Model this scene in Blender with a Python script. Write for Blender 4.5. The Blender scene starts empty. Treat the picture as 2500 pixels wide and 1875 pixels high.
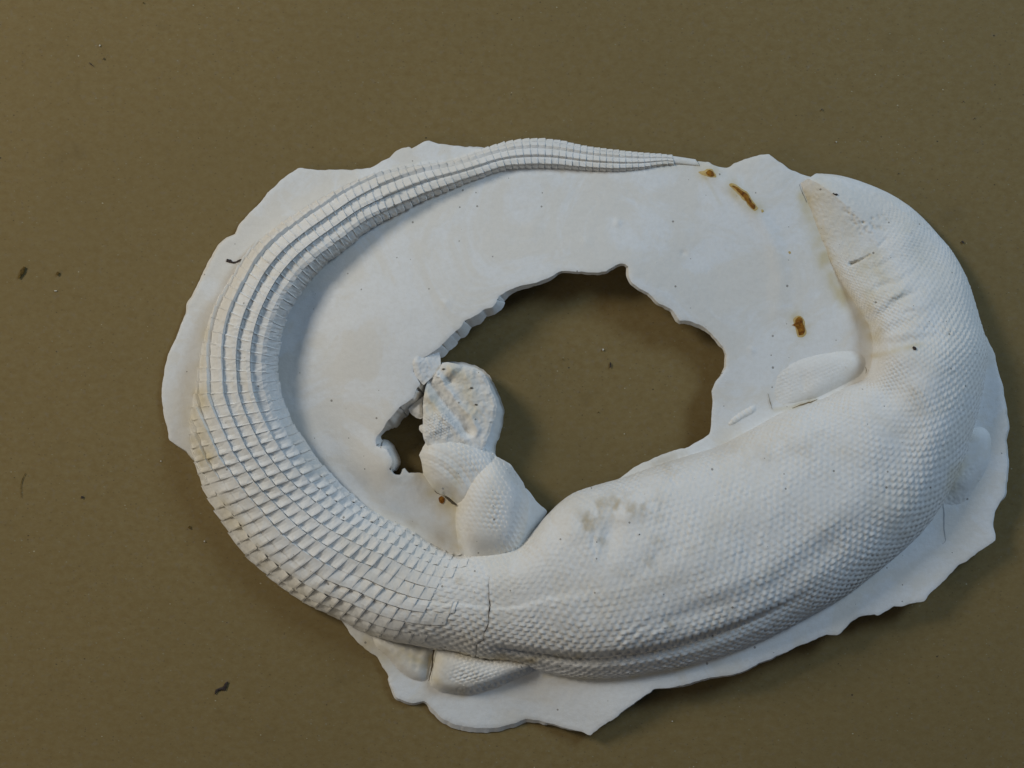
import bpy, math, random
import numpy as np

random.seed(7)
RNG = np.random.RandomState(7)
sc = bpy.context.scene
COL = sc.collection

# ------------------------------------------------------------------ camera, world, lamps
K = 0.0003            # metres on the cardboard per photograph pixel
CU, CV = 1250.0, 937.5
H = 3167.0            # camera height above the cardboard, in the same pixels (0.95 m)

cam_d = bpy.data.cameras.new("camera"); cam = bpy.data.objects.new("camera", cam_d); COL.objects.link(cam)
cam.location = (0, 0, H*K); cam.rotation_euler = (0, 0, 0)
cam_d.sensor_width = 36.0; cam_d.lens = 36.0*H/2500.0
cam_d.clip_start = 0.01; cam_d.clip_end = 20
sc.camera = cam

w = bpy.data.worlds.new("World"); sc.world = w; w.use_nodes = True
bg = w.node_tree.nodes["Background"]
bg.inputs[0].default_value = (0.55, 0.70, 1.0, 1); bg.inputs[1].default_value = 0.048

def area(name, loc, size, power, color, target=(0, 0, 0)):
    d = bpy.data.lights.new(name, 'AREA'); d.shape = 'RECTANGLE'; d.size = size[0]; d.size_y = size[1]
    d.energy = power; d.color = color
    o = bpy.data.objects.new(name, d); COL.objects.link(o); o.location = loc
    import mathutils
    v = mathutils.Vector(target)-mathutils.Vector(loc)
    o.rotation_euler = v.to_track_quat('-Z', 'Y').to_euler()
    return o
area("window_light", (-1.42, 1.0, 1.28), (0.55, 0.55), 17.5, (1.0, 0.945, 0.84))
area("second_window_light", (1.42, 1.2, 1.40), (0.62, 0.62), 17.5, (0.58, 0.78, 1.0))
area("room_light", (-1.75, -0.75, 1.0), (0.7, 0.7), 4.6, (1.0, 0.87, 0.64))

sc.view_settings.view_transform = 'Standard'; sc.view_settings.look = 'None'
sc.view_settings.exposure = 0.2; sc.view_settings.gamma = 1.0

# ------------------------------------------------------------------ helpers
def W3(P):
    P = np.asarray(P, float); f = (1-P[..., 2]/H)*K
    return np.stack([(P[..., 0]-CU)*f, -(P[..., 1]-CV)*f, P[..., 2]*K], -1)

_TAB = np.random.RandomState(3).rand(256, 256)*2-1
def vn(x, y, s=0):
    x = np.asarray(x, float)+s*37.7; y = np.asarray(y, float)+s*91.3
    xi = np.floor(x).astype(int); yi = np.floor(y).astype(int)
    fx = x-xi; fy = y-yi; fx = fx*fx*(3-2*fx); fy = fy*fy*(3-2*fy)
    g = lambda a, b: _TAB[a & 255, b & 255]
    return (g(xi, yi)*(1-fx)+g(xi+1, yi)*fx)*(1-fy)+(g(xi, yi+1)*(1-fx)+g(xi+1, yi+1)*fx)*fy
def fbm(x, y, s=0, o=3):
    r = 0; a = 1
    for i in range(o):
        c_, s_ = math.cos(.7+i*1.1), math.sin(.7+i*1.1); xx = (x*c_-y*s_)*2**i; yy = (x*s_+y*c_)*2**i
        r = r+a*vn(xx+.35*vn(yy*.7, xx*.7, s+i+2), yy, s+i*5); a *= .55
    return r
def ss(a, b, x):
    t = np.clip((x-a)/(b-a), 0, 1); return t*t*(3-2*t)
def seg_dist(u, v, pts):
    """distance to an open polyline, and the position 0..1 along it"""
    pts = np.asarray(pts, float); best = np.full(np.shape(u), 1e9); par = np.zeros(np.shape(u)); n = len(pts)-1
    for i in range(n):
        a, b = pts[i], pts[i+1]; d = b-a; L = (d**2).sum()+1e-9
        t = np.clip(((u-a[0])*d[0]+(v-a[1])*d[1])/L, 0, 1)
        q = np.hypot(u-a[0]-t*d[0], v-a[1]-t*d[1]); m = q < best
        best = np.where(m, q, best); par = np.where(m, (i+t)/n, par)
    return best, par

def mk_mesh(name, V, F, mat, parent=None, smooth=True, tint=None, kind=None):
    """V: n x 3 world; F: list of index arrays (k x 4 or k x 3)"""
    me = bpy.data.meshes.new(name)
    F = [np.asarray(f) for f in F if len(f)]
    me.vertices.add(len(V)); me.vertices.foreach_set("co", np.asarray(V, np.float32).ravel())
    loops = np.concatenate([f.ravel() for f in F]); sizes = np.concatenate([np.full(len(f), f.shape[1]) for f in F])
    me.loops.add(len(loops)); me.loops.foreach_set("vertex_index", loops.astype(np.int32))
    me.polygons.add(len(sizes)); st = np.concatenate([[0], np.cumsum(sizes)[:-1]])
    me.polygons.foreach_set("loop_start", st.astype(np.int32))
    me.polygons.foreach_set("use_smooth", np.full(len(sizes), smooth))
    me.update(calc_edges=True); me.validate()
    if tint is not None:
        a = me.color_attributes.new("tint", 'FLOAT_COLOR', 'POINT')
        c = np.ones((len(V), 4), np.float32); c[:, :3] = tint
        a.data.foreach_set("color", c.ravel())
    me.materials.append(mat)
    o = bpy.data.objects.new(name, me); COL.objects.link(o)
    if parent is not None: o.parent = parent
    if kind: o["kind"] = kind
    return o

def refine(poly, step=6.0, amp=0.0, seed=0, closed=True):
    P = [np.array(p, float) for p in poly]; out = []
    n = len(P); rng = n if closed else n-1
    for i in range(rng):
        p0, p1, p2, p3 = P[(i-1) % n], P[i], P[(i+1) % n], P[(i+2) % n]
        if not closed: p0 = P[max(i-1, 0)]; p3 = P[min(i+2, n-1)]
        k = max(1, int(np.hypot(*(p2-p1))/step))
        for j in range(k):
            t = j/k
            cr = 0.5*((2*p1)+(-p0+p2)*t+(2*p0-5*p1+4*p2-p3)*t*t+(-p0+3*p1-3*p2+p3)*t**3)
            q = cr*.55+(p1*(1-t)+p2*t)*.45
            out.append(q)
    if not closed: out.append(P[-1])
    out = np.array(out)
    if amp:
        s = np.arange(len(out))*step; out += np.random.RandomState(int(seed)+5).uniform(-.3, .3, out.shape)*min(amp, 1.2)*min(1, step/4)
        out[:, 0] += amp*(vn(s/9., s*0+seed, 1)+.8*vn(s/23., s*0+seed, 2)); out[:, 1] += amp*(vn(s/9., s*0+seed, 3)+.8*vn(s/23., s*0+seed, 4))
    return out

def inside(u, v, poly):
    """even-odd test, row by row"""
    shp = u.shape; u = u.ravel(); v = v.ravel(); r = np.zeros(len(u), bool)
    x0, y0 = poly[:, 0], poly[:, 1]; x1, y1 = np.roll(x0, -1), np.roll(y0, -1)
    for i in range(len(poly)):
        if y0[i] == y1[i]: continue
        m = (y0[i] > v) != (y1[i] > v)
        idx = np.nonzero(m)[0]
        if len(idx):
            xx = x0[i]+(v[idx]-y0[i])*(x1[i]-x0[i])/(y1[i]-y0[i]); r[idx[u[idx] < xx]] ^= True
    return r.reshape(shp)

def near(u, v, polys, cap):
    """closest point on closed polylines: (dist, cu, cv, outward-ish edge normal), brute force"""
    n = len(u); bd = np.full(n, cap, float); bx = u.copy(); by = v.copy(); nx = np.zeros(n); ny = np.zeros(n)
    for poly in polys:
        a = poly; b = np.roll(poly, -1, 0)
        for i in range(len(a)):
            lo = np.minimum(a[i], b[i])-cap; hi = np.maximum(a[i], b[i])+cap
            idx = np.nonzero((u > lo[0]) & (u < hi[0]) & (v > lo[1]) & (v < hi[1]))[0]
            if not len(idx): continue
            d = b[i]-a[i]; L = (d**2).sum()+1e-9
            t = np.clip(((u[idx]-a[i][0])*d[0]+(v[idx]-a[i][1])*d[1])/L, 0, 1)
            px = a[i][0]+t*d[0]; py = a[i][1]+t*d[1]; q = np.hypot(u[idx]-px, v[idx]-py)
            m = q < bd[idx]; j = idx[m]
            bd[j] = q[m]; bx[j] = px[m]; by[j] = py[m]; l = math.sqrt(L); nx[j] = d[1]/l; ny[j] = -d[0]/l
    return bd, bx, by, nx, ny

def patch(name, poly, zf, step=3.0, holes=(), thick=12.0, off=None, cap=90.0, df=None, tintf=None, mat=None, parent=None,
          amp=0.8, seed=0, smooth=True, zmin=0.6, rstep=6.0, kind=None, blur=0):
    """A moulded slab seen from above: outline + height field + underside + broken edge."""
    polys = [refine(poly, rstep, amp, seed)]+[refine(h, rstep, amp, seed+9) for h in holes]
    lo = polys[0].min(0)-step*2; hi = polys[0].max(0)+step*2
    gx = np.arange(lo[0], hi[0]+step, step); gy = np.arange(lo[1], hi[1]+step, step)
    nx_, ny_ = len(gx), len(gy)
    cu, cv = np.meshgrid((gx[:-1]+gx[1:])/2, (gy[:-1]+gy[1:])/2)
    ins = inside(cu, cv, polys[0])
    for h in polys[1:]: ins &= ~inside(cu, cv, h)
    U, Vv = np.meshgrid(gx, gy); U = U.ravel(); Vv = Vv.ravel()
    cj, ci = np.nonzero(ins)
    q = np.stack([cj*nx_+ci, (cj+1)*nx_+ci, (cj+1)*nx_+ci+1, cj*nx_+ci+1], 1)
    used = np.unique(q); rem = -np.ones(nx_*ny_, int); rem[used] = np.arange(len(used)); q = rem[q]
    u = U[used].copy(); v = Vv[used].copy(); n = len(u)
    cnt = np.bincount(q.ravel(), minlength=n); bnd = cnt < 4
    d, px, py, ex, ey = near(u, v, polys, cap)
    # outward direction for boundary nodes
    iu = np.zeros(n); iv = np.zeros(n); qc = np.stack([u[q].mean(1), v[q].mean(1)], 1)
    for k in range(4):
        np.add.at(iu, q[:, k], qc[:, 0]); np.add.at(iv, q[:, k], qc[:, 1])
    iu = u-iu/np.maximum(cnt, 1); iv = v-iv/np.maximum(cnt, 1)
    sgn = np.sign(ex*iu+ey*iv); ex, ey = ex*sgn, ey*sgn
    m = bnd & (d < step*1.6)
    u[m] = px[m]; v[m] = py[m]; d = np.where(bnd, 0, d)
    z = zf(u, v, d)
    if blur:
        zz = z.copy()
        for _ in range(blur):
            a = np.zeros(n); c_ = np.zeros(n)
            for k in range(4):
                np.add.at(a, q[:, k], zz[q[:, (k+1) % 4]]+zz[q[:, (k+3) % 4]]+.7*zz[q[:, (k+2) % 4]]); np.add.at(c_, q[:, k], 2.7)
            zz = np.where(bnd, z, a/c_)
        z = zz
    P = np.stack([u, v, z], 1)
    if df is not None:
        e = 1.0
        dzu = (zf(u+e, v, d)-z)/e; dzv = (zf(u, v+e, d)-z)/e
        # slope from the edge distance is left out: displace mostly upward
        N = np.stack([-dzu, -dzv, np.ones(n)], 1); N /= np.linalg.norm(N, axis=1)[:, None]
        P = P+N*(df(u, v, d)*np.where(bnd, 0, 1))[:, None]
    B = P.copy()
    th = thick(u, v) if callable(thick) else thick
    B[:, 2] = np.maximum(B[:, 2]-th, zmin)
    if off is not None:
        of = off(u, v); B[:, 0] += np.where(bnd, ex*of, 0); B[:, 1] += np.where(bnd, ey*of, 0)
    B[:, 2] = np.minimum(B[:, 2], P[:, 2]-0.3)
    # boundary edges
    ed = np.concatenate([q[:, [0, 1]], q[:, [1, 2]], q[:, [2, 3]], q[:, [3, 0]]])
    key = np.sort(ed, 1); kk = key[:, 0].astype(np.int64)*n+key[:, 1]
    _, inv, c = np.unique(kk, return_inverse=True, return_counts=True)
    be = ed[c[inv] == 1]
    # side wall gets own vertices so that the broken edge stays crisp
    bi = np.unique(be); mp = -np.ones(n, int); mp[bi] = np.arange(len(bi)); nb = len(bi)
    V = np.concatenate([P, B, P[bi], B[bi]])
    side = np.stack([be[:, 0], be[:, 1], be[:, 1], be[:, 0]], 1)
    side = np.stack([2*n+mp[be[:, 1]], 2*n+mp[be[:, 0]], 2*n+nb+mp[be[:, 0]], 2*n+nb+mp[be[:, 1]]], 1)
    F = [q, q[:, ::-1]+n, side]
    tint = None
    if tintf is not None:
        t = tintf(u, v); tint = np.concatenate([t, t, t[bi], t[bi]])
    else: tint = np.zeros((len(V), 3))
    return mk_mesh(name, W3(V), F, mat, parent, smooth, tint, kind)

def scale_bump(x, y, sx=.95, sy=.95, lean=.35):
    row = np.floor(y); xo = x+.5*(row % 2); fx = xo-np.floor(xo)-.5; fy = y-row-.5
    r = np.abs(2*fx*sx)**2.2+np.abs(2*fy*sy)**2.2
    b = np.sqrt(np.clip(1-r, 0, 1))
    j = vn(np.floor(xo)*3.1+.5, row*5.7+.5, 8)
    return b*(1+lean*2*fy)*(1+.18*j)
def rot(u, v, a, cx=0, cy=0):
    c, s = math.cos(a), math.sin(a); return (u-cx)*c+(v-cy)*s, -(u-cx)*s+(v-cy)*c

# ------------------------------------------------------------------ materials
class NT:
    def __init__(s, name):
        s.m = bpy.data.materials.new(name); s.m.use_nodes = True; s.t = s.m.node_tree
        s.b = s.t.nodes["Principled BSDF"]
    def n(s, typ, **kw):
        x = s.t.nodes.new(typ)
        for k, v in kw.items():
            if k == 'ins':
                for a, b in v.items(): x.inputs[a].default_value = b
            else: setattr(x, k, v)
        return x
    def l(s, a, b): s.t.links.new(a, b)
    def noise(s, scale, detail=3, rough=.55, vec=None):
        x = s.n('ShaderNodeTexNoise', ins={'Scale': scale, 'Detail': detail, 'Roughness': rough})
        s.l(vec or s.co, x.inputs['Vector']); return x.outputs['Fac']
    def ramp(s, fac, stops):
        r = s.n('ShaderNodeValToRGB'); e = r.color_ramp.elements
        while len(e) > 1: e.remove(e[-1])
        e[0].position = stops[0][0]; e[0].color = stops[0][1]
        for p, c in stops[1:]:
            k = e.new(p); k.color = c
        s.l(fac, r.inputs[0]); return r.outputs[0]
    def mix(s, fac, a, b, mode='MIX'):
        x = s.n('ShaderNodeMix', data_type='RGBA', blend_type=mode)
        for i, v in ((0, fac), (6, a), (7, b)):
            if hasattr(v, 'is_output') or isinstance(v, bpy.types.NodeSocket): s.l(v, x.inputs[i])
            else: x.inputs[i].default_value = v
        return x.outputs[2]
    def math(s, op, a, b=None, c=None):
        x = s.n('ShaderNodeMath', operation=op)
        for i, v in enumerate((a, b, c)):
            if v is None: continue
            if isinstance(v, bpy.types.NodeSocket): s.l(v, x.inputs[i])
            else: x.inputs[i].default_value = v
        return x.outputs[0]
def G(v): return (v, v, v, 1)

def plaster(name, fine=0.25, white=0.0):
    N = NT(name); tc = N.n('ShaderNodeNewGeometry'); N.co = tc.outputs['Position']
    a = N.noise(13, 5, .62); a.node.inputs['Distortion'].default_value = 1.6
    base = N.mix(N.ramp(a, [(.45, G(0)), (.535, G(1))]), (0.725, 0.705, 0.66, 1), (0.75, 0.755, 0.75, 1))
    if white: base = N.mix(white, base, (0.79, 0.768, 0.722, 1))
    b = N.noise(70, 4, .6)
    base = N.mix(N.ramp(b, [(.55, G(0)), (.78, G(.4))]), base, (0.715, 0.695, 0.65, 1))
    base = N.mix(N.ramp(N.noise(330, 4, .65), [(.38, G(.22)), (.58, G(0))]), base, (0.62, 0.60, 0.55, 1))
    at = N.n('ShaderNodeAttribute', attribute_name='tint'); sp = N.n('ShaderNodeSeparateColor'); N.l(at.outputs['Color'], sp.inputs[0])
    nz = N.math('ADD', N.math('MULTIPLY', N.noise(110, 4, .6), .9), .55)
    base = N.mix(N.math('MULTIPLY', sp.outputs[0], nz), base, (0.60, 0.52, 0.34, 1))
    base = N.mix(N.math('MULTIPLY', sp.outputs[1], N.math('MULTIPLY', nz, nz)), base, (0.43, 0.35, 0.22, 1))
    base = N.mix(sp.outputs[2], base, (0.07, 0.05, 0.03, 1))
    vo = N.n('ShaderNodeTexVoronoi', voronoi_dimensions='2D', ins={'Scale': 85.0}); N.l(N.co, vo.inputs['Vector'])
    pass
    sc2 = N.n('ShaderNodeSeparateColor'); N.l(vo.outputs['Color'], sc2.inputs[0])
    keep = N.math('GREATER_THAN', sc2.outputs[0], .76)
    rad = N.math('MULTIPLY', N.math('POWER', sc2.outputs[1], 2.0), .075)
    hole = N.math('MULTIPLY', keep, N.math('LESS_THAN', vo.outputs['Distance'], rad))
    base = N.mix(N.math('MULTIPLY', hole, .7), base, (0.16, 0.14, 0.11, 1))
    N.l(base, N.b.inputs['Base Color'])
    N.b.inputs['Roughness'].default_value = .85; N.b.inputs['Specular IOR Level'].default_value = .25
    h = N.math('ADD', N.math('MULTIPLY', N.noise(900, 4, .65), .5), N.math('MULTIPLY', N.noise(260, 3, .6), 1.0))
    h = N.math('SUBTRACT', h, N.math('MULTIPLY', hole, 2.0))
    bp = N.n('ShaderNodeBump', ins={'Strength': fine, 'Distance': 0.0006}); N.l(h, bp.inputs['Height']); N.l(bp.outputs[0], N.b.inputs['Normal'])
    return N.m
M_SHEET = plaster("plaster_smooth", .36)
M_SKIN = plaster("plaster_scaled", .35, .35)

def simple(name, c, rough=.8, var=None, scale=400):
    N = NT(name); tc = N.n('ShaderNodeNewGeometry'); N.co = tc.outputs['Position']
    if var: N.l(N.ramp(N.noise(scale, 3, .6), [(.35, c), (.65, var)]), N.b.inputs['Base Color'])
    else: N.b.inputs['Base Color'].default_value = c
    N.b.inputs['Roughness'].default_value = rough; N.b.inputs['Specular IOR Level'].default_value = .2
    return N.m
M_RUST = simple("rust", (0.34, 0.15, 0.012, 1), .7, (0.13, 0.035, 0.004, 1), 330)
M_RUST2 = simple("rust_pale", (0.50, 0.33, 0.10, 1), .8, (0.58, 0.44, 0.20, 1), 300)
M_DARK = simple("dark_crumb", (0.025, 0.018, 0.016, 1), .7, (0.06, 0.045, 0.04, 1), 900)
M_BROWN = simple("brown_crumb", (0.055, 0.035, 0.008, 1), .8, (0.16, 0.10, 0.02, 1), 500)
M_PALE = simple("pale_crumb", (0.6, 0.57, 0.5, 1), .8)
M_CRACK = simple("crack_shade", (0.05, 0.035, 0.03, 1), .9)
M_CREAM = simple("cream_flake", (0.66, 0.60, 0.44, 1), .85)

def cardboard():
    N = NT("cardboard"); tc = N.n('ShaderNodeNewGeometry'); N.co = tc.outputs['Position']
    mp = N.n('ShaderNodeMapping', ins={'Scale': (.8, 1.1, 1)}); N.l(N.co, mp.inputs[0]); st = mp.outputs[0]
    f1 = N.noise(190, 4, .6, st); f2 = N.noise(520, 3, .7, st); f3 = N.noise(5, 3, .5)
    c = N.ramp(f1, [(.30, (0.200, 0.140, 0.052, 1)), (.5, (0.220, 0.160, 0.065, 1)), (.70, (0.232, 0.176, 0.079, 1))])
    c = N.mix(N.ramp(f2, [(.35, G(.30)), (.62, G(0))]), c, (0.165, 0.112, 0.042, 1))
    c = N.mix(N.ramp(N.noise(260, 2, .5), [(.58, G(0)), (.72, G(.4))]), c, (0.212, 0.172, 0.114, 1))
    c = N.mix(N.ramp(N.noise(210, 2, .5, mp.outputs[0]), [(.60, G(0)), (.74, G(.35))]), c, (0.210, 0.136, 0.052, 1))
    c = N.mix(N.ramp(f3, [(.38, G(0)), (.68, G(.4))]), c, (0.180, 0.132, 0.053, 1))
    # dirt smudges
    c = N.mix(N.ramp(N.noise(26, 4, .6), [(.63, G(0)), (.78, G(.38))]), c, (0.13, 0.09, 0.036, 1))
    # flecks in the paper pulp
    for scl, thr, r, col in ((120, .93, .060, (0.06, 0.045, 0.025, 1)), (60, .95, .045, (0.02, 0.016, 0.014, 1)), (75, .94, .04, (0.45, 0.42, 0.30, 1)), (300, .80, .17, (0.13, 0.095, 0.045, 1)), (230, .88, .12, (0.26, 0.235, 0.15, 1))):
        vo = N.n('ShaderNodeTexVoronoi', voronoi_dimensions='2D', ins={'Scale': float(scl)}); N.l(st, vo.inputs['Vector'])
        s2 = N.n('ShaderNodeSeparateColor'); N.l(vo.outputs['Color'], s2.inputs[0])
        m = N.math('MULTIPLY', N.math('GREATER_THAN', s2.outputs[0], thr), N.math('LESS_THAN', vo.outputs['Distance'], N.math('MULTIPLY', s2.outputs[1], r)))
        c = N.mix(N.math('MULTIPLY', m, .7), c, col)
    N.l(c, N.b.inputs['Base Color'])
    N.b.inputs['Roughness'].default_value = .8; N.b.inputs['Specular IOR Level'].default_value = .25
    # faint corrugation + pulp relief
    wv = N.n('ShaderNodeTexWave', wave_type='BANDS', bands_direction='Y', ins={'Scale': 42.0, 'Distortion': 2.5, 'Detail': 2.0}); N.l(N.co, wv.inputs['Vector'])
    h = N.math('ADD', N.math('MULTIPLY', f2, .6), N.math('ADD', N.math('MULTIPLY', f1, .5), N.math('MULTIPLY', wv.outputs['Fac'], .02)))
    bp = N.n('ShaderNodeBump', ins={'Strength': .3, 'Distance': 0.0005}); N.l(h, bp.inputs['Height']); N.l(bp.outputs[0], N.b.inputs['Normal'])
    return N.m
M_CARD = cardboard()

# ------------------------------------------------------------------ the cardboard it lies on
def build_card():
    nx, ny = 161, 121; X = np.linspace(-1.0, 1.0, nx); Y = np.linspace(-.85, .85, ny)
    x, y = np.meshgrid(X, Y)
    u = x/K+CU; v = -y/K+CV
    z = 0.00012*fbm(x*9, y*9, 4)-0.0006
    z += -0.00035*np.exp(-((v-1092-4*np.sin(u/170))/9)**2)*ss(700, 300, u)      # shallow crease at the left
    z = np.minimum(z, -0.0001)
    n = nx*ny; V = np.stack([x.ravel(), y.ravel(), z.ravel()], 1); B = V.copy(); B[:, 2] = -0.0052
    j, i = np.meshgrid(np.arange(ny-1), np.arange(nx-1), indexing='ij'); j = j.ravel(); i = i.ravel()
    q = np.stack([j*nx+i, j*nx+i+1, (j+1)*nx+i+1, (j+1)*nx+i], 1)
    ring = np.concatenate([np.arange(nx), np.arange(1, ny)*nx+nx-1, (ny-1)*nx+np.arange(nx-2, -1, -1), np.arange(ny-2, 0, -1)*nx])
    r2 = np.roll(ring, -1); side = np.stack([ring, ring+n, r2+n, r2], 1)
    o = mk_mesh("cardboard_surface", np.concatenate([V, B]), [q, q[:, ::-1]+n, side], M_CARD)
    o["kind"] = "structure"; return o
build_card()

# ------------------------------------------------------------------ the plaster cast
cast = bpy.data.objects.new("plaster_cast", None); COL.objects.link(cast); cast.empty_display_size = .05
cast["label"] = "white plaster cast of a curled lizard on a broken plaster ring"
cast["category"] = "plaster cast"

ZC = np.array([  # u, v, height of the flat plaster above the cardboard
 (400,950,13),(480,1110,13),(457,763,15),(540,600,17),(654,471,22),(735,415,26),(860,415,30),(952,384,30),(1046,345,30),(1177,363,32),
 (1300,345,32),(1500,367,34),(1640,380,34),(1775,409,32),(1870,380,34),(1965,428,34),(2100,445,32),(2220,500,30),(2320,610,34),(2390,770,40),
 (2440,930,46),(2458,1100,52),(2430,1320,56),(2330,1390,60),(2255,1469,66),(2100,1505,68),(1980,1565,70),(1840,1622,72),(1600,1684,66),(1500,1753,52),
 (1441,1793,36),(1330,1763,18),(1180,1776,13),(1050,1725,13),(965,1700,14),(925,1600,16),(860,1550,16),(810,1500,16),(720,1445,16),(600,1350,15),(520,1235,14),
 (1100,820,98),(1204,750,97),(1300,690,92),(1400,663,90),(1530,650,86),(1650,765,80),(1770,880,66),(1735,1000,62),(1700,1080,62),(1550,1140,64),(1400,1200,66),(1330,1250,60),
 (1020,960,92),(960,1030,92),(950,1140,86),(1040,1190,60),(1090,1260,46),(1000,1250,36),(900,1180,36),(800,1080,38),(740,980,32),(715,880,30),(735,790,32),(800,680,40),(900,590,42),
 (1040,520,42),(1200,450,40),(1400,440,40),(1600,430,40),(850,900,66),(900,1050,68),(850,800,68),(950,700,70),(1100,620,68),(1300,560,64),(1500,540,60),(1700,600,58),(1750,480,46),
 (1850,520,48),(1880,680,52),(1850,800,58),(2000,700,56),(2060,830,62),(2088,785,66),(2040,745,60),(1960,560,46),(1900,450,42),(1850,900,62),(1000,1120,68),(960,1200,52),
 (1200,1650,22),(1400,1700,40),(1600,1660,66),(2000,1530,70),(2350,1250,58),(2410,1000,50)], float)
def _tps(r2): return np.where(r2 > 0, r2*np.log(np.maximum(r2, 1e-9)), 0)
_q = ZC[:, :2]/1000.; _n = len(ZC)
_A = np.zeros((_n+3, _n+3)); _A[:_n, :_n] = _tps(((_q[:, None]-_q[None])**2).sum(-1))+np.eye(_n)*.0022
_A[:_n, _n] = 1; _A[:_n, _n+1:] = _q; _A[_n, :_n] = 1; _A[_n+1:, :_n] = _q.T
_w = np.linalg.solve(_A, np.concatenate([ZC[:, 2], [0, 0, 0]]))
def zbase(u, v):
    """smooth sheet through the heights above (thin-plate spline)"""
    u = np.asarray(u, float)/1000.; v = np.asarray(v, float)/1000.; z = _w[_n]+_w[_n+1]*u+_w[_n+2]*v
    for k in range(_n): z = z+_w[k]*_tps((u-_q[k, 0])**2+(v-_q[k, 1])**2)
    return np.maximum(z, 9.5)
ARC = [(1735,425),(1790,458),(1835,505),(1870,550),(1893,600),(1906,673),(1903,755)]
def zs(u, v, d=None):
    z = zbase(u, v)+.6*fbm(u/110., v/110., 1)+.22*vn(u/24., v/24., 2)+.22*vn(u/8., v/8., 3)
    q, t = seg_dist(u, v, ARC)
    z = z+7.0*np.exp(-(q/20)**2)*(1-.65*t)                              # imprint of the tail's last end
    for a, b, r, h in ((1508, 543, 9, 2.6), (1088, 738, 11, 2.4), (1835, 855, 9, 2.5), (1668, 618, 7, -2.5), (1430, 590, 14, 1.6), (1300, 560, 20, 1.4)):
        z = z+h*np.exp(-((u-a)**2+(v-b)**2)/r**2)
    if d is not None: z = z-1.6*np.exp(-d/3.)
    return z

# ribbon stations, tail tip -> snout: (outer edge), (inner edge), height, body rows
ST = [((1700,388),(1712,408),7),((1630,378),(1634,402),11),((1563,373),(1566,412),15),((1498,366),(1498,416),19),((1429,357),(1425,413),22),
((1356,342),(1350,408),25),((1280,340),(1288,408),27),((1212,354),(1234,412),28),((1152,374),(1180,430),30),((1098,391),(1124,450),33),((1036,398),(1068,472),37),
((981,408),(1016,494),41),((916,424),(952,526),47),((850,450),(896,556),54),((782,486),(846,596),62),((710,530),(796,634),68),((650,572),(752,676),72),
((600,622),(718,722),74),((563,680),(694,766),76),((528,738),(680,810),78),((505,800),(672,850),79),((491,860),(668,888),80),((484,920),(670,925),82),
((470,985),(680,968),84),((464,1045),(696,1012),86),((474,1122),(720,1056),88),((490,1173),(748,1095),90),((517,1233),(778,1133),92),((552,1284),(810,1170),94),
((595,1344),(846,1205),97),((647,1392),(882,1238),99),((701,1435),(920,1262),101),((758,1473),(958,1282),103),((813,1498),(1000,1303),105),((875,1532),(1038,1325),108),
((945,1560),(1080,1345),111),((1020,1577),(1122,1354),115),((1094,1588),(1170,1345),119),((1163,1606),(1228,1338),124),((1240,1617),(1278,1322),130),
((1330,1640),(1340,1252),136),((1422,1656),(1392,1208),141),((1520,1652),(1450,1186),145),((1630,1636),(1520,1166),148),((1734,1611),(1600,1137),150),((1842,1573),(1680,1112),150),
((1954,1518),(1758,1087),149),((2052,1463),(1838,1046),147),((2150,1390),(1920,1002),144),((2250,1300),(2000,977),140),((2318,1200),(2060,948),135),((2362,1095),(2108,926),130),
((2394,980),(2124,896),124),((2408,895),(2130,862),118),((2407,837),(2130,832),112),((2390,772),(2120,792),98),((2364,688),(2092,745),84),((2330,622),(2060,697),68),
((2288,570),(2036,650),56),((2236,516),(2012,602),48),((2176,475),(1994,556),43),((2110,446),(1978,512),37),((2048,428),(1963,474),28),((1990,423),(1953,446),15)]
NS = len(ST); SO = np.array([s[0] for s in ST], float); SI = np.array([s[1] for s in ST], float); SH = np.array([s[2] for s in ST], float); SH[15:28] += np.interp(np.arange(15, 28), [15, 18, 25, 27], [4, 15, 15, 5]); SH[54:61] -= np.array([4, 8, 12, 12, 10, 8, 4])
ZO = zbase(SO[:, 0], SO[:, 1]); ZI = zbase(SI[:, 0], SI[:, 1])
for k in range(25, 35): ZO[k] = 10
def cub(A, p):
    p = np.clip(p, 0, NS-1.0001); i = np.floor(p).astype(int); t = p-i
    if A.ndim == 2: t = t[..., None]
    a, b, c, d = A[np.clip(i-1, 0, NS-1)], A[i], A[np.clip(i+1, 0, NS-1)], A[np.clip(i+2, 0, NS-1)]
    return .5*(2*b+(c-a)*t+(2*a-5*b+4*c-d)*t*t+(3*b-a-3*c+d)*t**3)
_pp = np.linspace(0, NS-1, 4001); _m = (cub(SO, _pp)+cub(SI, _pp))/2
_S = np.concatenate([[0], np.cumsum(np.hypot(*(np.diff(_m, axis=0).T)))])
def S_of(p): return np.interp(p, _pp, _S)
def p_of(S): return np.interp(S, _S, _pp)

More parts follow.
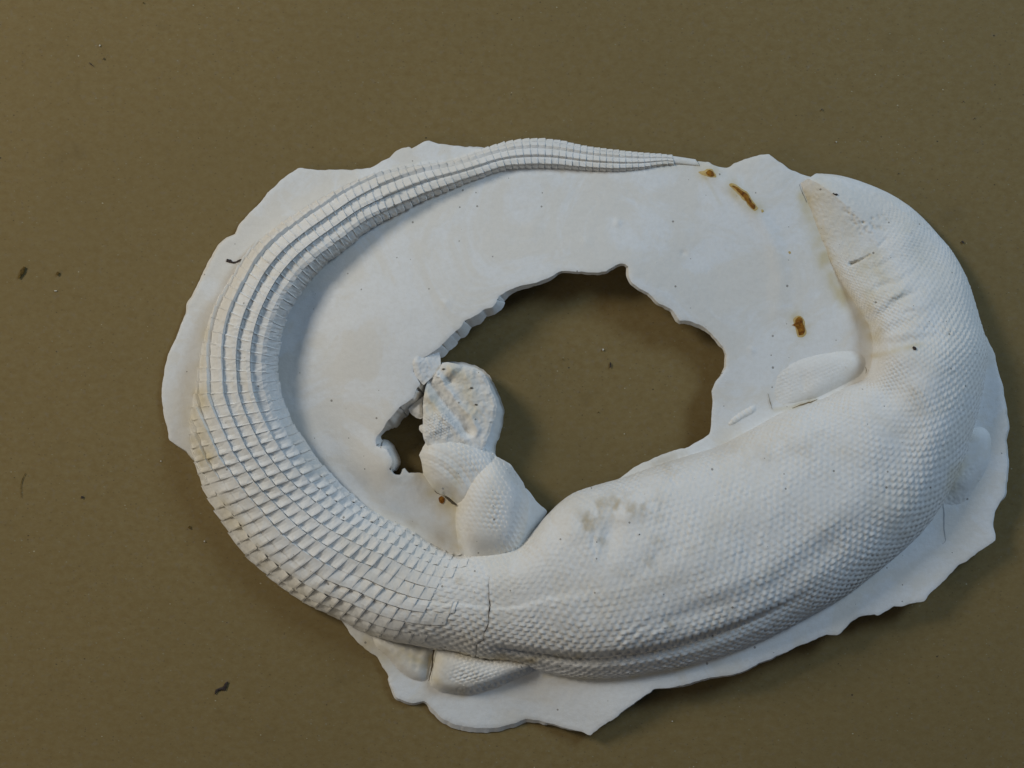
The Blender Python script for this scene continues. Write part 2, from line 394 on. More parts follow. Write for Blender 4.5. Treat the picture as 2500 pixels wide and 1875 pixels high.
HIP = [ # low bumps and hollows of the body: u, v, along, across, angle(deg), height
 (1405,1250,55,26,-25,10),(1362,1285,22,34,20,-9),(1400,1300,30,22,0,6),(1490,1300,26,70,15,-12),(1530,1250,46,24,-20,8),(1560,1240,70,40,-20,6),(1250,1400,70,40,-10,5),(1640,1390,110,36,-22,5),
 (1700,1500,170,26,-22,-9),(1600,1545,110,18,-18,7),(1830,1420,130,34,-28,5),(1980,1360,120,30,-35,-6),(2060,1250,120,50,-40,6),(2190,1120,120,50,-55,-5),
 (2170,960,42,30,-40,-7),(2270,930,70,40,-70,8),(2210,870,60,26,-5,5),(2200,835,70,14,-8,-6),(1560,1180,50,18,-25,-5),(1930,1120,100,34,-25,-4),
 (2250,760,60,40,-60,7),(2160,760,50,14,-35,-7),(2180,725,50,10,-35,5),(2205,790,60,12,-25,-6),(2150,700,40,9,-30,-4),(1800,1250,120,50,-25,4),(2290,1050,60,40,-60,5),
 (2300,640,40,60,-45,-5),(2210,580,40,40,0,5)]
def prof(p, T):
    x = np.clip(2*T-1, -1, 1); f = np.power(np.clip(1-np.abs(x)**2.3, 0, 1), 1/2.1)
    wt = ss(9, 14, p)*ss(31, 26, p); f = f*(1-wt)+wt*np.power(np.clip(1-np.abs(x)**3.4, 0, 1), 1/1.7)
    # head: flat crown towards the outer side, slanting cheek towards the inner side
    wh = ss(54.5, 60.5, p)
    cheek = np.clip((1-T)/.48, 0, 1)**.85; crown = .80+.20*np.cos((T-.5)*3.0)
    g = np.where(T > .5, cheek, crown*np.power(np.clip(T/.10, 0, 1), .5)*.55+crown*.45*ss(0, .5, T))
    return f*(1-wh)+g*wh
def surf(p, T):
    """smooth body surface in (u, v, z)"""
    o = cub(SO, p); i = cub(SI, p); uv = o*(1-T)[..., None]+i*T[..., None]
    z = cub(ZO, p)*(1-T)+cub(ZI, p)*T-3.0+cub(SH, p)*prof(p, T)
    u, v = uv[..., 0], uv[..., 1]
    env = np.clip(4*T*(1-T), 0, 1)**.5
    bw = ss(36, 39, p)
    if np.any(bw > 0):
        b = 0
        for a, c, r1, r2, an, h in HIP:
            x, y = rot(u, v, math.radians(an), a, c); b = b+h*np.exp(-(x/r1)**2-(y/r2)**2)
        b = b+4*fbm(u/120., v/120., 6, 2)
        z = z+b*env*bw
    # lateral seam of the tail base
    z = z+4.0*env*ss(.475, .43, T)*ss(33.5, 36, p)*ss(43, 40, p)*ss(.0, .3, T)
    # belly roll below the flank
    e = ss(38.2, 39.6, p)*ss(47, 43.5, p); tg = .115
    z = z-34*e*np.exp(-((T-tg)/.016)**2)-30*e*ss(tg+.012, tg-.03, T)*ss(-.01, .05, T)+14*e*np.exp(-((T-.055)/.03)**2)
    return np.stack([u, v, z], -1)
def surf_n(p, T):
    P = surf(p, T); e = .02
    du = surf(np.clip(p+e, 0, NS-1.001), T)-surf(np.clip(p-e, 0, NS-1.001), T); dT = surf(p, np.clip(T+.004, 0, 1))-surf(p, np.clip(T-.004, 0, 1))
    N = np.cross(du, dT); N *= np.sign(N[..., 2:3]+1e-12); N /= (np.linalg.norm(N, axis=-1)[..., None]+1e-9)
    return P, N
def T_phi(phi): return .5*(1+np.cos(np.pi-phi)) if False else .5*(1+np.cos(phi))   # phi 0 = inner edge (T=1)

YEL = [ # yellowed seams, plus warm light painted on the cheek: polyline, width, amount
 ([(492,960),(476,1010),(480,1070),(500,1120)],30,.75),([(500,800),(492,900)],14,.4),([(1962,480),(1985,540),(2010,600),(2045,690),(2080,745),(2125,810)],18,.75),
 ([(1990,480),(2040,560),(2085,640)],32,.26),([(2000,450),(2060,530),(2090,580)],18,.22),([(1985,590),(2015,660),(2060,740)],16,.55),([(1110,1160),(1108,1240),(1118,1330)],16,.55),([(1100,1230),(1060,1200)],24,.5),([(900,1580),(1000,1600),(1050,1610)],34,.7),
 ([(1060,1660),(1130,1695)],12,.5),([(1120,1600),(1300,1610),(1420,1600)],10,.5),([(1330,1650),(1500,1660),(1700,1625)],7,.55),([(2340,1140),(2325,1190)],20,.6),
 ([(2130,870),(2250,840)],8,.55),([(2130,720),(2140,830)],20,.5),([(1040,965),(1060,1000)],26,.5),([(1100,905),(1140,930),(1150,1000)],22,.55),([(2120,620),(2100,660),(2110,700)],20,.35),
 ([(1890,1000),(1935,995),(1990,975)],6,.6),([(560,1250),(640,1370),(760,1465),(850,1520)],26,.42),([(500,1150),(560,1270)],22,.4),([(2230,560),(2260,640)],40,.25),
 ([(1020,1140),(1050,1180)],22,.5),([(2140,640),(2170,700),(2190,720)],30,.4),([(1760,500),(1720,430)],5,.3),([(1785,455),(1812,480),(1845,508)],17,.95),([(1715,420),(1742,424)],16,.9),([(1946,782),(1958,812)],20,.95),([(1078,1220),(1079,1222)],15,.6),([(1600,405),(1700,400),(1740,412)],14,.35)]
DIRT_SHADE = [([(1425,1275),(1450,1250),(1500,1235),(1590,1240)],30,1.0),([(1440,1290),(1470,1330)],20,.6),([(1600,1330),(1590,1370)],24,.5),([(1640,1150),(1660,1170)],24,.35),
 ([(1770,1100),(1860,1120),(2000,1090)],30,.3),([(1690,1340),(1680,1370)],16,.4),([(2230,955),(2250,985)],24,.4),([(1600,1130),(1640,1120)],14,.35),([(1115,1550),(1260,1615)],12,.4),
 ([(1262,1620),(1300,1615)],12,.8),([(1120,1683),(1170,1660)],14,.6),([(1430,1600),(1600,1588)],5,.8),([(1095,1440),(1120,1415)],12,.5),([(2200,1300),(2260,1240)],26,.3),([(1300,1300),(1340,1200)],30,.2),  # narrow belly fold entry paints the shade under the overhang
 ([(1000,1275),(1035,1290),(1100,1340)],16,.45),([(1640,1530),(1628,1515)],9,.6),([(1820,1400),(1830,1430)],14,.5),([(1090,925),(1110,945)],12,.4)]
def tints(u, v):
    y = 0; g = 0
    n = fbm(u/26., v/26., 12, 3)
    for pl, w_, a in YEL:
        q, t = seg_dist(u, v, pl); y = y+a*np.exp(-(q/w_)**2)*np.clip(.8+.45*n, 0, 1.4)
    for pl, w_, a in DIRT_SHADE:
        q, t = seg_dist(u, v, pl); g = g+a*np.exp(-(q/w_)**2)*np.clip(.45+.9*n, 0, 1.2)
    return np.stack([np.clip(y, 0, 1)*.9, np.clip(g, 0, 1)*.62, np.zeros(np.shape(u))], -1)

# --- flat broken plaster sheet round the animal
OUT = [(457,763),(459,743),(480,711),(510,648),(537,599),(556,582),(574,572),(586,548),(611,518),(636,496),(654,471),(686,441),(727,412),(749,414),(795,416),(863,415),(903,411),(936,393),(952,384),(969,368),
(1000,358),(1004,362),(1022,353),(1046,345),(1071,351),(1125,359),(1177,363),(1195,372),(1240,372),(1300,366),(1400,374),(1500,386),(1600,392),(1660,392),(1709,395),(1731,397),(1744,405),(1773,409),(1785,405),(1793,399),(1826,386),
(1858,378),(1877,377.5),(1902,396),(1929,413.6),(1953,424),(1970,430),(2000,438),(2068,452),(2130,470),(2190,505),(2247,545),(2300,605),(2340,665),(2370,735),(2395,805),(2412,838),(2423,858),(2436,913),(2445,940),(2451,980),
(2457,1021),(2461,1043),(2453,1075),(2459,1124),(2456,1179),(2451,1211),(2429,1249),(2425,1282),(2429,1320),(2388,1347),(2361,1369),(2337,1382),(2307,1415),(2272,1447),(2255,1469),(2228,1473),(2201,1480),(2182,1480),
(2166,1491),(2144,1503),(2133,1499),(2101,1504),(2074,1521),(2055,1542),(2044,1550),(2019,1549),(1981,1565),(1943,1580),(1900,1601),(1848,1622),(1804,1643),(1775,1649),(1734,1655),(1674,1671),(1634,1679),(1596,1683),
(1587,1690),(1555,1712),(1525,1732),(1501,1753),(1468,1772),(1441,1795),(1419,1786),(1376,1776),(1338,1764),(1289,1755),(1257,1765),(1216,1776),(1181,1778),(1148,1776),(1110,1769),(1083,1755),(1062,1736),(1045,1718),
(1034,1712),(1013,1716),(996,1715),(969,1704),(958,1682),(948,1660),(950,1652),(931,1622),(922,1602),(907,1595),(877,1571),(858,1549),(843,1526),(830,1508),(840,1480),(800,1450),(720,1400),(650,1345),(600,1290),(560,1220),(520,1150),
(486,1125),(475,1122),(453,1100),(415,1075),(410,1051),(400,1010),(395,975),(396,937),(403,896),(410,869),(421,845),(442,799)]
HOLE = [(1204,750),(1185,753),(1168,766),(1149,777),(1133,785),(1125,799),(1101,818),(1090,831),(1069,853),(1055,862),(1020,880),(1008,907),(1025,937),(1016,951),(1008,972),(989,986),(976,994),(960,1013),(943,1032),
(938,1043),(930,1054),(918,1065),(916,1075),(919,1089),(930,1094),(943,1096),(951,1108),(957,1124),(956,1138),(949,1146),(965,1160),(977,1158),(987,1143),(998,1154),(1033,1157),(1060,1190),(1125,1250),(1150,1330),(1230,1340),(1290,1330),
(1345,1280),(1390,1240),(1430,1218),(1480,1195),(1508,1172),(1549,1141),(1598,1117),(1644,1100),(1671,1094),(1706,1078),(1731,1059),(1736,1040),(1738,1008),(1740,980),(1739,956),(1747,934),(1761,915),(1771,896),(1773,864),(1763,845),
(1744,823),(1720,800),(1687,785),(1659,781),(1647,763),(1636,754),(1606,740),(1584,716),(1563,705),(1544,692),(1534,670),(1534,651),(1527,644),(1514,643),(1500,648),(1479,662),(1449,666),(1410,663),(1372,662),(1345,675),
(1307,691),(1261,700),(1220,721)]
OFFC = np.array([(1100,830,24),(1150,780,22),(1204,750,18),(1261,700,11),(1310,690,8),(1372,662,6),(1500,650,6),(1600,735,6),(1690,787,9),(1745,823,6),(1771,870,4),(1745,950,1),(1740,1000,.5),(1650,1100,.5),(1500,1165,.5),
 (1020,900,10),(1008,972,28),(976,1000,28),(950,1030,24),(930,1054,8),(917,1075,18),(945,1100,22),(957,1130,21),(970,1160,1),(1000,1150,1),(1040,1714,4),(1062,1736,8),(1110,1769,10),(1181,1778,11),(1257,1765,9),(1310,1760,7),(1360,1772,3),(1441,1795,.5),
 (2455,1130,4),(2455,1180,4),(2430,1250,1),(1600,1684,1.5),(1700,1665,4),(1800,1645,3),(2000,1560,1),(400,950,.5),(700,430,.5),(1000,360,.5),(1860,380,.5),(900,1590,.5),(2430,1320,.5),(2250,1470,.5)], float)
def offs(u, v):
    s = 0; w_ = 0
    for a, b, z in OFFC:
        g = 1/(((u-a)**2+(v-b)**2)+60.)**2.; s = s+g*z; w_ = w_+g
    return s/w_*(1+.18*vn(u/13., v/13., 31))
def thk(u, v):
    t = 9+1.1*offs(u, v)+58*np.exp(-(((u-985)/75)**4+((v-1070)/110)**4)); return np.where(v > 1700, np.minimum(t, 11), t)
patch("plaster_sheet", OUT, zs, step=4.0, holes=[HOLE], thick=thk, off=offs, tintf=tints, mat=M_SHEET, parent=cast, amp=1.1, seed=3, rstep=5.0, cap=40)

# --- body and head: one skin with relief, split at the neck
NB_ROWS = 40
P0, P1, PN = 35.2, NS-1.02, 56.0
sA, sB = S_of(P0), S_of(P1)
Sg = np.arange(sA, sB, 2.3); ph = np.linspace(0, math.pi, 236)
pg = p_of(Sg); PP, FF = np.meshgrid(pg, ph, indexing='ij'); TT = T_phi(FF)
base, nrm = surf_n(PP, TT); uu, vv = base[..., 0], base[..., 1]
pitch = np.interp(Sg, [sA, sA+160, S_of(50), S_of(55), S_of(58), sB], [26, 19, 17.5, 15, 10, 8.5])
xl = np.cumsum(np.gradient(Sg)/pitch); XL = np.repeat(xl[:, None], len(ph), 1)
rows = np.interp(pg, [P0, 38.5, 50, 55, 59, 63], [30, 40, 40, 40, 34, 26])
# rows must stay continuous: anchor them at the outer flank
YL = (math.pi-FF)/math.pi*np.interp(pg, [P0, 37.5, 41, 50, 63], [27, 31, 45, 49, 49])[:, None]
wx = .13*fbm(uu/60., vv/60., 21, 2); XLw = XL+wx; YLw = YL+.16*fbm(uu/70., vv/70., 23, 2)
def skin_scale(x, y):
    a = x+y/2.; b = x-y/2.; ia = np.floor(a); ib = np.floor(b); fa = a-ia-.5; fb = b-ib-.5
    h = ((1-np.abs(2*fa)**3.0)*(1-np.abs(2*fb)**3.0)); h = np.clip(h, 0, 1)**.55
    fy = fa-fb                                   # -1 at the outer corner, +1 at the inner one
    j = vn(ia*3.1+.5, ib*5.7+.5, 8)
    dent = np.exp(-(((fa+fb)+.05)/.34)**2-((fy+.80)/.24)**2)
    dia = h*(.80-.50*fy+.22*j)-dent*(.55+.45*j)
    row = np.floor(y); xo = x+.5*(row % 2); gx = xo-np.floor(xo)-.5; gy = y-row
    j2 = vn(np.floor(xo)*3.7+.2, row*4.9+.7, 9)
    step = np.clip(1-gy, 0, 1)**.75*np.exp(-(np.abs(gx)/(.36+.05*j2))**4)*ss(0, .10, gy)*(1+.35*j2)
    return .42*dia+1.05*step
sb = skin_scale(XLw, YLw)
ampm = 1.55+1.25*ss(.52, .18, TT)+.8*fbm(uu/48., vv/48., 25, 3)+.9*ss(56,54,PP)*ss(52,54,PP)*ss(.6,.3,TT)
ampm = np.clip(ampm, .45, 4.4)
for a, c, r, k_ in ((1500,1300,62,.25),(1400,1300,45,.45),(1290,1370,70,.5),(1670,1500,60,.75),(2180,850,36,.35),(2140,900,30,.3),(1240,1455,30,.5)):
    ampm *= 1-(1-k_)*np.exp(-((uu-a)**2+(vv-c)**2)/r**2)
hd = ss(54.5, 58.5, PP); ampm = ampm*(1-hd)+hd*(1.5+.5*fbm(uu/40., vv/40., 27, 2))
sm = np.clip(ss(2205, 2120, uu)*ss(690, 560, vv)+ss(60.0, 61.5, PP), 0, 1); ampm *= 1-.82*sm
dd = sb*ampm-.4*ampm
dd += .5*vn(uu/6., vv/6., 28)
# skin folds of the neck
for i_, pl in enumerate([[(2125,705),(2190,690),(2250,650)],[(2125,745),(2195,730),(2270,700)],[(2130,780),(2210,765),(2290,750)],[(2135,822),(2215,800),(2300,800)],[(2140,860),(2220,838),(2260,834)],[(2110,660),(2150,650),(2200,620)]]):
    q, t = seg_dist(uu, vv, pl); fe = np.sin(np.clip(t, .02, .98)*3.14)*(.75+.5*vn(uu/25., vv/25., 33)); dd -= (1.6-.1*i_)*np.exp(-(q/6.5)**2)*fe; dd += 1.8*np.exp(-((q-13)/8)**2)*fe
for pl, am in (([(1478,1588),(1530,1545),(1590,1500)],2.6),([(1505,1590),(1560,1550),(1625,1505)],2.4),([(1535,1592),(1600,1548),(1650,1520)],2.0),([(1822,1392),(1832,1420),(1822,1446)],-2.4),([(1620,1330),(1600,1365),(1610,1400)],-1.8),([(1455,1285),(1448,1320),(1452,1350)],-3.0),([(1330,1225),(1345,1260),(1350,1290)],-2.4),([(1600,1140),(1640,1165),(1660,1200)],-1.6)):
    q, t = seg_dist(uu, vv, pl); dd += am*np.exp(-(q/6.0)**2)*np.sin(np.clip(t, .02, .98)*3.14)
# mouth corner, eye groove, nostril
q, t = seg_dist(uu, vv, [(2076,644),(2095,637),(2124,622)]); dd -= 12*np.exp(-(q/(3.4-2.0*t))**2)*(1-.6*t)
q, t = seg_dist(uu, vv, [(2148,600),(2163,585)]); dd -= 2.5*np.exp(-(q/5)**2)
q, t = seg_dist(uu, vv, [(1995,600),(2030,640),(2052,682)]); dd += 2.2*np.exp(-(q/6)**2)
# pits left by air bubbles on the cheek
pits = np.zeros(uu.shape)
for _ in range(46):
    if _ < 24: t_ = RNG.rand(); a, c = 2084+t_*42+RNG.randn()*6, 534+t_*36+RNG.randn()*6
    elif _ < 38: a, c = 2125+RNG.rand()*40, 525+RNG.rand()*40
    else: a, c = 2058+RNG.rand()*16, 508+RNG.rand()*14
    e_ = np.exp(-((uu-a)**2+(vv-c)**2)/3.2**2); dd -= (1.0+1.0*RNG.rand())*e_; pits = np.maximum(pits, e_)
q, t = seg_dist(uu, vv, [(1194,1408),(1192,1432),(1193,1462),(1196,1477),(1192,1508),(1190,1530),(1182,1544),(1180,1563),(1165,1574),(1163,1587),(1159,1614)])
dd -= 1.5*np.exp(-(q/2.4)**2)
edge = np.clip(np.minimum(TT, 1-TT)/.004, 0, 1); dd = dd*np.clip(.25+edge, 0, 1)
BP = base+nrm*dd[..., None]
tn = tints(uu, vv); tn[..., 1] = np.maximum(tn[..., 1], pits*.3)
q, t = seg_dist(uu, vv, [(2076,644),(2095,637),(2124,622)]); tn[..., 1] = np.maximum(tn[..., 1], .8*np.exp(-(q/2.6)**2)*(1-.8*t))
# bubble pits and mouth slit are tinted darker
def ribbon_obj(name, i0, i1, parent, cap0=True, cap1=True):
    G_ = BP[i0:i1]; n0, n1 = G_.shape[:2]; Tn = tn[i0:i1]
    # skirt: turn the edge under
    e0 = G_[:, :1].copy(); e1 = G_[:, -1:].copy(); e0[..., 2] = np.maximum(e0[..., 2]-12, 1.); e1[..., 2] = np.maximum(e1[..., 2]-12, 1.)
    G2 = np.concatenate([e0, G_, e1], 1); T2 = np.concatenate([Tn[:, :1], Tn, Tn[:, -1:]], 1); m1 = n1+2
    j, i = np.meshgrid(np.arange(n0-1), np.arange(m1-1), indexing='ij'); j = j.ravel(); i = i.ravel()
    q = np.stack([j*m1+i, j*m1+i+1, (j+1)*m1+i+1, (j+1)*m1+i], 1)
    V = G2.reshape(-1, 3)
    return mk_mesh(name, W3(V), [q[:, ::-1]], M_SKIN, parent, True, T2.reshape(-1, 3))
iN = int(np.searchsorted(pg, PN))
body = ribbon_obj("body", 0, iN+1, cast)
head = ribbon_obj("head", iN, len(pg), cast)

# --- tail: core ribbon + keeled scales in rings
tail_S0, tail_S1 = S_of(.05), S_of(36.75)
def core():
    S = np.arange(tail_S0, tail_S1+6, 4.0); f = np.linspace(0, math.pi, 60); p = p_of(S)
    p_, f_ = np.meshgrid(p, f, indexing='ij'); P, N = surf_n(p_, T_phi(f_)); P = P-N*1.2
    P[..., 2] += .4*vn(P[..., 0]/6., P[..., 1]/6., 30)
    e0 = P[:, :1].copy(); e1 = P[:, -1:].copy(); e0[..., 2] = np.maximum(e0[..., 2]-10, 1); e1[..., 2] = np.maximum(e1[..., 2]-14, 1)
    P = np.concatenate([e0, P, e1], 1); n0, m1 = P.shape[:2]
    j, i = np.meshgrid(np.arange(n0-1), np.arange(m1-1), indexing='ij'); j = j.ravel(); i = i.ravel()
    q = np.stack([j*m1+i, j*m1+i+1, (j+1)*m1+i+1, (j+1)*m1+i], 1); V = P.reshape(-1, 3)
    return mk_mesh("tail", W3(V), [q[:, ::-1]], M_SKIN, cast, True, tints(V[:, 0], V[:, 1]))
tail = core()
def plates():
    out = []; S = tail_S0+60; ring = 0
    PR = lambda S_: np.interp(p_of(S_), [0, 3, 7, 12, 16, 22, 25, 30, 36], [13, 16, 18.5, 20, 22.5, 27, 28, 29.5, 28])
    nrow = lambda S_: np.interp(p_of(S_), [0, 4, 7, 9, 12, 16, 20, 22.5, 24.5, 28, 33, 36.7], [5.0, 5.0, 4.8, 4.4, 4.6, 5.1, 5.6, 6.3, 8.0, 9.6, 11.0, 12.0])
    bs = np.array([0, .10, .36, .62, .88, 1.0])
    while S < tail_S1-4:
        L = float(PR(S)); L = min(L, tail_S1-S+2) ; Smid = S+L/2
        n = float(nrow(Smid)); pm = float(p_of(Smid))
        for j in range(int(math.ceil(n))):
            if j+.0 >= n-.12: break
            hi = min(j+1, n); partial = hi-j
            wrel = j/n
            top = ss(.0, .14, wrel)*1.0
            flip = float(ss(.55, .78, wrel)*ss(25, 28, pm)) if pm < 30 else float(ss(.55-.35*ss(30, 35, pm), .78-.3*ss(30, 35, pm), wrel))
            ak = .14+.70*flip
            ak = ak+.08*float(ss(23, 27, pm))*(1-flip)+.16*float(ss(13, 9, pm))
            if pm > 35.0 and RNG.rand() < ss(35.0, 36.6, pm)*.85: continue
            if ak < .5: as_ = np.array([0, ak-.04, ak+.04, ak+(1-ak)*.35, ak+(1-ak)*.7, 1.0])
            else: as_ = np.array([0, ak*.33, ak*.66, ak-.04, ak+.04, 1.0])
            if pm > 12: as_ = np.array([0, .05, .30, .56, .84, 1.0]) if ak < .5 else np.array([0, .14, .40, .68, .95, 1.0])
            A, Bb = np.meshgrid(as_, bs, indexing='ij')
            jit = RNG.uniform(-1, 1, 6); A0 = 0
            Sg_ = S+L*(Bb+.03*jit[0]*(A-.5)); 
            nn = nrow(Sg_) ; nn = np.interp(Sg_, [S-1, S+L+1], [nrow(S-1), nrow(S+L+1)])
            phi = np.minimum((j+A*partial*.985+.008)*math.pi/nn, math.pi*.996); mt = .80*float(ss(9, 14, pm)*ss(31, 26, pm)); TP = T_phi(phi)*(1-mt)+mt*(1-phi/math.pi)
            wd = float(np.hypot(*(cub(SO, np.array([pm]))-cub(SI, np.array([pm])))[0]))/n*1.25
            A0 = np.clip(.50*wd, 2.2, 16.5)*(1+.24*jit[1])
            A0 *= 1-.38*ss(24, 28, pm); A0 *= 1-.6*(4*flip*(1-flip)); A0 *= 1-.55*ss(.82, .95, wrel)
            if pm > 33: A0 *= 1-.45*ss(33, 36.5, pm)
            A0 *= 1-.45*float(ss(13.5, 8, pm))
            k_ = np.where(A < ak, (A/ak)**(1 if ak < .5 else 1.3), (np.maximum(1-A, 0)/(1-ak))**(1.7 if ak < .5 else 1))
            if j == 0: k_ = k_*.7
            lift = .8+.065*L*(1-Bb)**1.2*(1+.35*jit[2])     # b=0 is the free end towards the tip
            inner = (Bb > 0)*(Bb < 1)
            kb = (.22+.16*wrel)*ss(23, 28, pm)*(1-.5*ss(.85, .95, wrel));  d = (A0*k_*(.74-kb+(.26+kb)*(1-Bb))+lift*(A > 0)*(A < 1)+.25*lift)*np.where(Bb == 0, .35, np.where(Bb == 1, .6, 1))-.7
            d = d+RNG.uniform(-.75, .75, d.shape)*(.9 if pm > 10 else .5)
            # lower tail: a flush field with one scooped dent beside each keel, deepest at the free end
            wl = float(ss(10.0, 14.0, pm)); up_ = 1-float(ss(22.5, 27, pm))
            if wl > 0:
                bumpb = ss(-.06, .10, Bb)*ss(.90+.12*up_, .40+.48*up_, Bb); bumpb = 1-(1-bumpb)*(1-.74*up_); H0 = np.clip((.27+.02*up_)*wd, 2.5, 8.5+4.5*up_)*(1+.2*jit[3])*(1-.62*float(ss(32, 36.3, pm)))*(1-.5*float(ss(.86, .96, wrel)))
                H0 *= 1-.45*(4*flip*(1-flip))
                a_ = A if ak < .5 else 1-A
                dep = np.clip(a_*1.08, 0, 1)**1.1*(1-up_)+up_*ss(.06, .88, a_); d2 = H0*(1-dep*bumpb)+(1.1+1.2*up_)*(1-Bb)+RNG.uniform(-.6, .6, A.shape)*(1+.5*up_)
                d2 = np.where(a_ == 0, -.3, d2)
                d = d*(1-wl)+d2*wl
            if wl < .5: d = np.where((A == 0) | (A == 1), np.minimum(d, .1), d)
            P, N = surf_n(p_of(Sg_), TP)
            P = P+N*d[..., None]
            out.append((wd*partial*L*max(.3, math.sin(min(3.1, (j+.5)*math.pi/n))), P, pm, j))
        S += L; ring += 1
    return out
PL = plates()
PL.sort(key=lambda t: -t[0])
qi = []
for a in range(5):
    for b in range(5): qi.append((a*6+b, a*6+b+1, (a+1)*6+b+1, (a+1)*6+b))
qi = np.array(qi)
print("tail plates", len(PL))
def plate_obj(P, sm):
    V = P.reshape(-1, 3); nz = np.cross(V[30]-V[0], V[5]-V[0])[2]
    return mk_mesh("scale", W3(V), [qi if nz < 0 else qi[:, ::-1]], M_SKIN, tail, sm, tints(V[:, 0], V[:, 1]))
for a_, P, r_, j_ in PL[:298]: plate_obj(P, False)
Vs, Fs = [], []
for k_, (a_, P, r_, j_) in enumerate(PL[298:]):
    V = P.reshape(-1, 3); nz = np.cross(V[30]-V[0], V[5]-V[0])[2]
    Fs.append((qi if nz < 0 else qi[:, ::-1])+36*k_); Vs.append(V)
Vs = np.concatenate(Vs)
mk_mesh("small_scale_cover", W3(Vs), [np.concatenate(Fs)], M_SKIN, tail, False, tints(Vs[:, 0], Vs[:, 1]), "stuff")

# --- limbs
def dome(R, h, q=2.0): 
    return lambda d: h*np.power(np.clip(1-np.power(1-np.clip(d/R, 0, 1), q), 0, 1), 1/q)
hind_leg = bpy.data.objects.new("hind_leg", None); COL.objects.link(hind_leg); hind_leg.parent = cast
TH = [(1206,1112),(1224,1120),(1244,1132),(1260,1152),(1277,1178),(1287,1201),(1291,1212),(1291,1250),(1284,1290),(1280,1325),(1276,1372),(1230,1385),(1181,1388),(1130,1378),(1119,1330),(1114,1295),(1112,1263),(1115,1234),(1123,1200),(1137,1170),(1165,1135),(1190,1118)]
dm = dome(64, 60)
def z_thigh(u, v, d): return 78+dm(d)+6*np.exp(-((u-1195)/60)**2-((v-1215)/90)**2)-34*ss(1300, 1376, v)
def d_thigh(u, v, d):
    x, y = rot(u, v, math.radians(62), 1200, 1240); y = y+8*np.sin(x/70.)
    s = scale_bump(x/15.5+.1*vn(u/30., v/30., 41), y/10.5, .93, .9, .4)
    return s*(2.0+2.3*ss(1170, 1235, u)*ss(1288, 1268, u))-.9
patch("thigh", TH, z_thigh, step=2.2, thick=60, df=d_thigh, tintf=tints, mat=M_SKIN, parent=hind_leg, amp=.9, seed=5, cap=95, blur=60)
SHN = [(1023,1111),(1030,1097),(1038,1080),(1055,1071),(1100,1068),(1140,1074),(1180,1090),(1206,1108),(1224,1128),(1222,1160),(1195,1190),(1170,1215),(1150,1238),(1132,1246),(1092,1213),(1075,1206),(1060,1195),(1045,1175),(1034,1157),(1030,1135)]
ds = dome(44, 40)
def z_shin(u, v, d): return 76+ds(d)+5*np.exp(-((u-1110)/50)**2-((v-1130)/45)**2)
def d_shin(u, v, d):
    x, y = rot(u, v, math.radians(38), 1100, 1130); y2 = y-.0035*x*x
    f = scale_bump(x/15., y2/9.5, .95, .88, .5)
    up = ss(-10, -40, y)
    return f*(1.7+2.6*up*ss(1070, 1110, u))+1.5*np.sin(y2/4.2)*(1-up)*.8+.7*vn(u/9., v/9., 44)
patch("shin", SHN, z_shin, step=2.2, thick=55, df=d_shin, tintf=tints, mat=M_SKIN, parent=hind_leg, amp=1.3, seed=6, cap=70, blur=40)
WEB = [(1284,1192),(1311,1226),(1336,1249),(1318,1278),(1280,1335),(1262,1345),(1255,1300),(1262,1230)]
patch("web_of_plaster", WEB, lambda u, v, d: 84-.75*(u-1262)+.10*(v-1220)+.6*vn(u/18., v/18., 50), step=2.5, thick=9, tintf=tints, mat=M_SHEET, parent=hind_leg, amp=.6, cap=20)
FLG = [(1078,886),(1112,882),(1133,885),(1158,891),(1179,902),(1196,918),(1206,937),(1215,956),(1223,972),(1230,994),(1231,1016),(1227,1035),(1220,1065),(1211,1086),(1210,1122),(1180,1120),(1120,1080),(1090,1000),(1080,930)]
patch("broken_lip", FLG, lambda u, v, d: 47+10*ss(0, 30, d)+5*np.exp(-d/3.)+.8*vn(u/14., v/14., 51), step=2.5, thick=10, tintf=None, mat=M_SHEET, parent=hind_leg, amp=1.6, seed=8, cap=50)
FT = [(1033,979),(1033,1018),(1032,1048),(1034,1073),(1050,1092),(1100,1100),(1150,1104),(1180,1097),(1188,1075),(1197,1054),(1201,1037),(1209,1018),(1213,991),(1211,978),(1201,956),(1193,934),(1181,913),(1160,903),(1133,893),(1108,886),(1082,886),(1062,912),(1048,926),(1040,945)]
TR = [(1050,930),(1072,962),(1100,1000),(1128,1030),(1140,1048)]
def z_foot(u, v, d):
    z = 96+3*ss(0, 8, d)
    q, t = seg_dist(u, v, TR); z = z-15*np.exp(-(q/13)**2)+5*np.exp(-((q-24)/9)**2)
    z = z+9*np.exp(-((u-1102)**2+(v-905)**2)/13**2)-11*np.exp(-((u-1098)**2+(v-931)**2)/10**2)
    z = z+9*np.exp(-(((u-1070)/34)**2+((v-1035)/36)**2))-6*np.exp(-(((u-1150)/14)**2+((v-1060)/16)**2))
    q2, t = seg_dist(u, v, [(1110,900),(1140,925),(1165,985),(1150,1035)]); z = z+4*np.exp(-(q2/16)**2)
    return z+1.8*fbm(u/17., v/17., 52, 3)
def d_foot(u, v, d):
    m = np.exp(-(((u-1072)/32)**4+((v-1038)/34)**4)); x, y = rot(u, v, .7, 1070, 1030)
    s = scale_bump(x/7.5+.2*vn(u/10., v/10., 53), y/6.0, .9, .9, .3)
    m2 = np.exp(-((u-1070)**2+(v-925)**2)/22**2)
    return m*3.0*s+m2*2.2*fbm(u/6., v/6., 54, 3)+.5*vn(u/5., v/5., 55)
